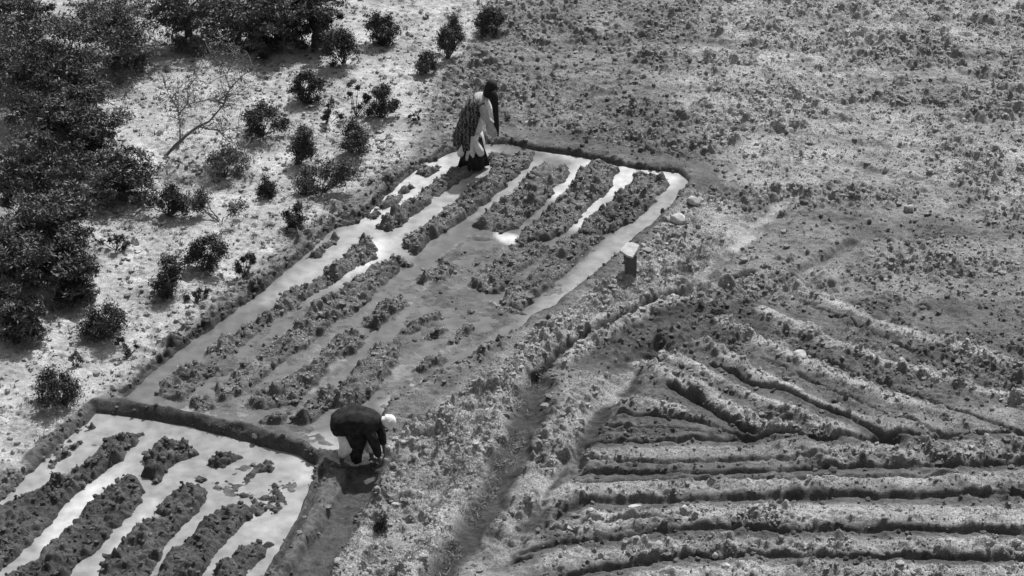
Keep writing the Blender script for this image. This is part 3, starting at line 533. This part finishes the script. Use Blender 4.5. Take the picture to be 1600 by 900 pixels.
# pale-topped block on the bank
def block():
    p = unproj(984, 440); g = gz(p[0], p[1]); t = empty('stone_block', (p[0], p[1]+.08, g-.03), 'squared block with shade coloured into its side, topped by a tilted white slab, on the bank', 'block')
    bm = bmesh.new(); bmesh.ops.create_cube(bm, size=1)
    for v in bm.verts: v.co = Vector((v.co.x*(.22 if v.co.z > 0 else .16)+(.0 if v.co.z > 0 else .02), v.co.y*.2, (v.co.z+.5)*.40))
    bmesh.ops.subdivide_edges(bm, edges=bm.edges, cuts=3, use_grid_fill=True)
    for v in bm.verts: v.co += Vector((random.uniform(-1, 1), random.uniform(-1, 1), random.uniform(-1, 1)))*.008
    me = bpy.data.meshes.new('base'); bm.to_mesh(me); bm.free(); me.materials.append(BARK); link('base', me, t)  # shaded side of the block put in as a dark base colour
    bm = bmesh.new(); ring = [(-.18, -.04), (-.06, -.16), (.03, -.20), (.10, -.06), (.16, .08), (.05, .15), (-.06, .14)]
    lo = [bm.verts.new((x, y, .40+.22*y+.05)) for x, y in ring]; hi = [bm.verts.new((x*.96, y*.96, .44+.28*y+.05)) for x, y in ring]
    bm.faces.new(lo[::-1]); bm.faces.new(hi)
    for i in range(7): bm.faces.new((lo[i], lo[(i+1) % 7], hi[(i+1) % 7], hi[i]))
    bmesh.ops.recalc_face_normals(bm, faces=bm.faces); bmesh.ops.bevel(bm, geom=bm.edges[:], offset=.008, segments=2)
    me = bpy.data.meshes.new('slab'); bm.to_mesh(me); bm.free(); me.materials.append(STONE); link('slab', me, t, label='tilted white slab')
block()

# ---------------------------------------------------------------- people
def skin(name, verts, edges, m, parent, sub=2):
    """verts: list of (x,y,z,rx,ry); grown with a Skin modifier, then frozen to plain mesh"""
    me = bpy.data.meshes.new(name); me.from_pydata([v[:3] for v in verts], edges, []); o = bpy.data.objects.new('tmp', me); C.objects.link(o)
    o.modifiers.new('s', 'SKIN'); o.modifiers['s'].use_smooth_shade = True
    for i, v in enumerate(verts):
        sv = me.skin_vertices[0].data[i]; sv.radius = (v[3], v[4] if len(v) > 4 else v[3]); sv.use_root = (i == 0)
    mod = o.modifiers.new('b', 'SUBSURF'); mod.levels = sub; mod.render_levels = sub
    dg = bpy.context.evaluated_depsgraph_get(); dg.update(); nm = bpy.data.meshes.new_from_object(o.evaluated_get(dg)); bpy.data.objects.remove(o)
    nm.materials.clear(); nm.materials.append(m)
    for p in nm.polygons: p.use_smooth = True
    return link(name, nm, parent)
def loft(name, secs, m, parent, k=40, folds=7, cap=True, thick=0, seed=0):
    """secs: (cx,cy,cz, rx, ry, axis_tilt, fold) ellipses; folds deepen with the last value"""
    V = []; F = []; r = random.Random(seed); ph = [r.uniform(0, 6.28) for _ in range(3)]
    for i, (cx, cy, cz, rx, ry, tilt, fo) in enumerate(secs):
        for q in range(k):
            a = 2*math.pi*q/k; f = 1+fo*(math.sin(folds*a+ph[0]+i*.25)*.6+math.sin((folds*2-3)*a+ph[1]-i*.4)*.4)
            x, y = rx*math.cos(a)*f, ry*math.sin(a)*f
            V.append((cx+x*math.cos(tilt), cy+y, cz-x*math.sin(tilt)+fo*.02*math.sin(3*a+ph[2])))
    n = len(secs)
    for i in range(n-1):
        for q in range(k): F.append((i*k+q, i*k+(q+1) % k, (i+1)*k+(q+1) % k, (i+1)*k+q))
    me = bpy.data.meshes.new(name); faces = list(F)
    if cap: faces.append(tuple(range((n-1)*k, n*k))); faces.append(tuple(range(k))[::-1])
    me.from_pydata(V, [], faces); bm = bmesh.new(); bm.from_mesh(me); bmesh.ops.recalc_face_normals(bm, faces=bm.faces)
    if thick: bmesh.ops.solidify(bm, geom=bm.faces[:], thickness=thick)
    bm.to_mesh(me); bm.free(); me.materials.append(m)
    for p in me.polygons: p.use_smooth = True
    return link(name, me, parent)

def body(t, J, face, m=SKIN, fingers_dir=((0, 0, -1), (0, 0, -1)), name='body'):
    """J: joints in metres. One continuous skin: trunk, limbs, feet, hands with five fingers, neck and head."""
    V = []; E = []
    def add(p, r, par=None, ry=None):
        V.append((*p, r, ry or r)); i = len(V)-1
        if par is not None: E.append((par, i))
        return i
    def mid(a, b, f): return tuple(a[k]*(1-f)+b[k]*f for k in range(3))
    pel = add(J['pelvis'], .12, None, .10); wa = add(mid(J['pelvis'], J['chest'], .45), .105, pel, .09); ch = add(J['chest'], .13, wa, .10); nk = add(J['neck'], .05, ch); 
    hb = add(mid(J['neck'], J['head'], .45), .055, nk); hd = add(J['head'], .088, hb, .078)
    top = tuple(J['head'][k]+(J['head'][k]-J['neck'][k])*.42 for k in range(3)); add(top, .06, hd)
    fx = Vector(face).normalized()
    add(tuple(Vector(J['head'])+fx*.05-(Vector(J['head'])-Vector(J['neck'])).normalized()*.05), .045, hd)     # jaw
    for s in 'lr':
        sh = add(J['sh_'+s], .062, ch); e = add(J['el_'+s], .040, sh); w = add(J['wr_'+s], .026, e); h = add(J['ha_'+s], .030, w, .018)
        d = (Vector(J['ha_'+s])-Vector(J['wr_'+s])).normalized(); sd_ = d.cross(fx if abs(d.dot(fx)) < .9 else Vector((0, 1, 0))).normalized(); n_ = d.cross(sd_)
        for k, (off, ln) in enumerate(((-.026, .055), (-.009, .068), (.009, .070), (.026, .058))):
            b = Vector(J['ha_'+s])+sd_*off+d*.025; f1 = add(b, .0095, h); f2 = add(b+d*ln*.55+n_*.012, .0085, f1); add(b+d*ln*.75+n_*.04, .007, f2)
        b = Vector(J['ha_'+s])-sd_*.03-d*.015; f1 = add(b, .011, h); add(b-sd_*.022+d*.04+n_*.02, .009, f1)
        hp = add(J['hp_'+s], .085, pel); kn = add(J['kn_'+s], .056, hp); add(mid(J['kn_'+s], J['an_'+s], .35), .055, kn); cf = len(V)-1; an = add(J['an_'+s], .034, cf)
        add(tuple(Vector(J['an_'+s])+Vector((0, 0, -.04))), .036, an); hl = len(V)-1; add(J['to_'+s], .032, hl, .022)
    o = skin(name, V, E, m, t)
    # face: eyes, nose, ears, mouth
    hc = Vector(J['head']); upv = (Vector(J['head'])-Vector(J['neck'])).normalized(); fx = (fx-upv*fx.dot(upv)).normalized(); sx = fx.cross(upv)
    bm = bmesh.new(); 
    def ball(c, sxx, syy, szz, b):
        g = bmesh.ops.create_icosphere(b, subdivisions=2, radius=1)
        for v in g['verts']: v.co = c+sx*(v.co.x*sxx)+fx*(v.co.y*syy)+upv*(v.co.z*szz)
    ball(hc+fx*.098-upv*.005, .012, .018, .024, bm)
    for s in (-1, 1): ball(hc+sx*s*.084, .010, .018, .028, bm)
    me = bpy.data.meshes.new('nose_and_ears'); bm.to_mesh(me); bm.free(); me.materials.append(m); link('nose_and_ears', me, o)
    bm = bmesh.new()
    for s in (-1, 1): ball(hc+fx*.085+sx*s*.032+upv*.02, .013, .008, .008, bm)
    ball(hc+fx*.086-upv*.045, .024, .008, .006, bm)
    me = bpy.data.meshes.new('eyes_and_mouth'); bm.to_mesh(me); bm.free(); me.materials.append(HAIR); link('eyes_and_mouth', me, o)
    return o

def standing():
    p = unproj(741, 258); t = empty('person', (p[0], p[1], max(gz(p[0], p[1]), -.07)), 'standing person in a black headcloth and striped cloak, wading at the top of the plot', 'person', None)
    J = dict(pelvis=(-.02, 0, .86), chest=(.10, 0, 1.26), neck=(.21, -.01, 1.44), head=(.30, -.02, 1.59),
             sh_l=(.14, .16, 1.36), el_l=(.26, .20, 1.10), wr_l=(.40, .10, .93), ha_l=(.43, .07, .86), sh_r=(.14, -.17, 1.36), el_r=(.22, -.24, 1.08), wr_r=(.38, -.14, .90), ha_r=(.42, -.10, .83),
             hp_l=(-.02, .10, .82), kn_l=(.10, .12, .46), an_l=(.02, .12, .08), to_l=(.16, .13, .03), hp_r=(-.03, -.10, .82), kn_r=(-.04, -.12, .44), an_r=(-.13, -.10, .08), to_r=(.02, -.13, .03))
    b = body(t, J, (1, -.25, -.35))
    # white shirt: upper body and sleeves
    loft('shirt', [(-.03, 0, .74, .17, .17, 0, .05), (-.01, 0, .88, .165, .16, 0, .04), (.03, 0, 1.05, .15, .155, .1, .03), (.09, 0, 1.22, .15, .18, .2, .02), (.14, 0, 1.34, .13, .19, .3, .02), (.19, 0, 1.42, .075, .09, .4, .0), (.205, 0, 1.45, .06, .065, .4, 0)], WHITE, t, seed=1)
    for s, sy in (('l', 1), ('r', -1)):
        skin('sleeve', [(*J['sh_'+s], .085), (*J['el_'+s], .075), (*(np.array(J['wr_'+s])*.9+np.array(J['el_'+s])*.1), .062)], [(0, 1), (1, 2)], WHITE if s == 'l' else PALE, t)
    # striped dark cloak hanging down the back (left side in the picture) to the knees
    loft('scarf', [(.09, -.03, 1.37, .11, .17, .4, .10), (.12, -.02, 1.41, .115, .165, .45, .10), (.15, -.015, 1.45, .08, .11, .5, .08), (.17, -.01, 1.48, .05, .06, .5, .02)], PALE, t, seed=21, folds=5)
    loft('cloak', [(.12, -.015, 1.42, .085, .13, .35, .03), (.06, -.02, 1.36, .145, .21, .35, .05), (.0, -.03, 1.20, .16, .235, .28, .08), (-.07, -.03, 1.0, .17, .24, .2, .09), (-.14, -.03, .78, .18, .25, .15, .13), (-.17, -.02, .58, .19, .26, .1, .17), (-.17, -.02, .47, .18, .25, .05, .2)], STRIPE, t, seed=2, folds=8)
    # dark skirt between the knees, white trousers under it
    loft('skirt', [(-.03, 0, .62, .17, .18, 0, .06), (-.02, 0, .42, .19, .2, 0, .1), (-.01, 0, .22, .23, .22, 0, .15), (-.02, 0, .08, .26, .24, 0, .18)], DARK, t, seed=3)
    for s in 'lr':
        a, k_ = np.array(J['kn_'+s]), np.array(J['an_'+s])
        h = np.array(J['hp_'+s]); loft('trouser_leg', [(*(k_*f+a*(1-f)), r_, r_*1.05, 0, .12) for f, r_ in ((.55, .075), (.35, .095), (.1, .10))]+[(*(a*.6+h*.4), .11, .115, 0, .1), (*(a*.2+h*.8), .12, .12, 0, .05)], WHITE, t, k=28, folds=5, seed=31)
    # knotted white cloth at the hip, pale bundle in the arm
    loft('hem_knot', [(.10, -.22, .36, .03, .03, .3, 0), (.11, -.24, .42, .075, .07, .3, .08), (.09, -.24, .52, .085, .075, .3, .1), (.05, -.22, .62, .055, .06, .3, .08), (.04, -.2, .68, .02, .02, .3, 0)], WHITE, t, seed=4)
    loft('hem_fold', [(-.24, -.20, .34, .04, .03, 0, 0), (-.24, -.22, .40, .06, .05, 0, .1), (-.22, -.22, .52, .055, .05, 0, .1), (-.19, -.2, .60, .03, .03, 0, 0)], WHITE, t, seed=5)
    loft('held_bundle', [(.36, -.20, .72, .03, .03, 0, 0), (.34, -.22, .78, .085, .07, 0, .1), (.31, -.22, .90, .09, .075, .1, .12), (.28, -.2, 1.02, .06, .05, .1, .1), (.27, -.18, 1.07, .02, .02, 0, 0)], PALE, t, seed=6)
    # black headcloth with a long tail
    loft('headcloth', [(.24, -.015, 1.44, .09, .10, .5, .06), (.27, -.018, 1.50, .108, .108, .5, .05), (.30, -.02, 1.58, .115, .112, .5, .04), (.33, -.02, 1.66, .108, .105, .5, .03), (.345, -.02, 1.71, .085, .085, .5, .03), (.35, -.02, 1.735, .04, .04, .5, 0)], HAIR, t, seed=7)
    loft('headcloth_tail', [(.34, -.13, 1.60, .055, .03, 0, .1), (.355, -.17, 1.48, .075, .035, 0, .15), (.38, -.20, 1.3, .055, .03, 0, .18), (.395, -.22, 1.1, .045, .028, 0, .2), (.41, -.22, .9, .035, .02, 0, .2), (.42, -.21, .74, .022, .015, 0, .1)], HAIR, t, seed=8, k=24)
standing()
def bending():
    p = unproj(564, 722); t = empty('person', (p[0], p[1]+.05, gz(p[0], p[1])+.01), 'person in a dark coat and white cap bending over the ditch between the plots', 'person', None)
    J = dict(pelvis=(-.20, .05, .62), chest=(.10, -.02, .72), neck=(.30, -.06, .68), head=(.42, -.10, .66),
             sh_l=(.16, .14, .68), el_l=(.30, .12, .42), wr_l=(.34, .0, .20), ha_l=(.35, -.03, .13), sh_r=(.12, -.20, .66), el_r=(.24, -.28, .40), wr_r=(.28, -.26, .18), ha_r=(.29, -.25, .11),
             hp_l=(-.16, .14, .58), kn_l=(.12, .0, .38), an_l=(.16, -.04, .08), to_l=(.30, -.10, .03), hp_r=(-.22, -.05, .58), kn_r=(-.18, -.20, .36), an_r=(-.28, -.14, .08), to_r=(-.17, -.24, .03))
    body(t, J, (.75, -.35, -.55))
    # coat: one humped garment from the rump over the back to the shoulders
    loft('coat', [(-.40, .05, .46, .03, .06, 1.0, .03), (-.395, .05, .49, .10, .14, 1.05, .05), (-.36, .05, .545, .17, .21, 1.15, .05), (-.28, .04, .58, .205, .25, 1.3, .09), (-.12, .02, .63, .225, .27, 1.5, .10), (.04, -.01, .65, .21, .27, 1.62, .09), (.18, -.03, .65, .175, .24, 1.75, .07), (.27, -.05, .67, .12, .14, 1.8, .02), (.31, -.06, .68, .07, .075, 1.8, 0)], DARK, t, seed=11, folds=6)
    loft('coat_tail', [(-.06, -.12, .60, .20, .16, 0, .05), (-.06, -.17, .42, .15, .12, 0, .1), (-.06, -.2, .25, .09, .08, 0, .15), (-.05, -.2, .08, .06, .06, 0, .2)], DARK, t, seed=12)
    for s in 'lr':
        skin('sleeve', [(*J['sh_'+s], .10), (*J['el_'+s], .075), (*(np.array(J['wr_'+s])*.9+np.array(J['el_'+s])*.1), .055)], [(0, 1), (1, 2)], DARK, t)
        h, a, k_ = np.array(J['hp_'+s]), np.array(J['kn_'+s]), np.array(J['an_'+s])
        loft('trouser_leg', [(*(k_*f+a*(1-f)), r_, r_*1.1, 0, .16) for f, r_ in ((.72, .06), (.5, .085), (.25, .11), (0, .115))]+[(*(a*.5+h*.5), .125, .13, 0, .1), (*h, .12, .12, 0, .05)], WHITE, t, k=28, folds=5, seed=41)
    cap = loft('cap', [(.36, -.085, .68, .08, .085, .9, .0), (.40, -.095, .68, .118, .112, .9, .09), (.425, -.10, .70, .100, .104, .9, .05), (.45, -.10, .725, .112, .11, .9, .10), (.475, -.105, .745, .09, .095, .9, .05), (.50, -.11, .78, .06, .06, .9, .02), (.51, -.11, .79, .02, .02, .9, 0)], WHITE, t, seed=13)
bending()
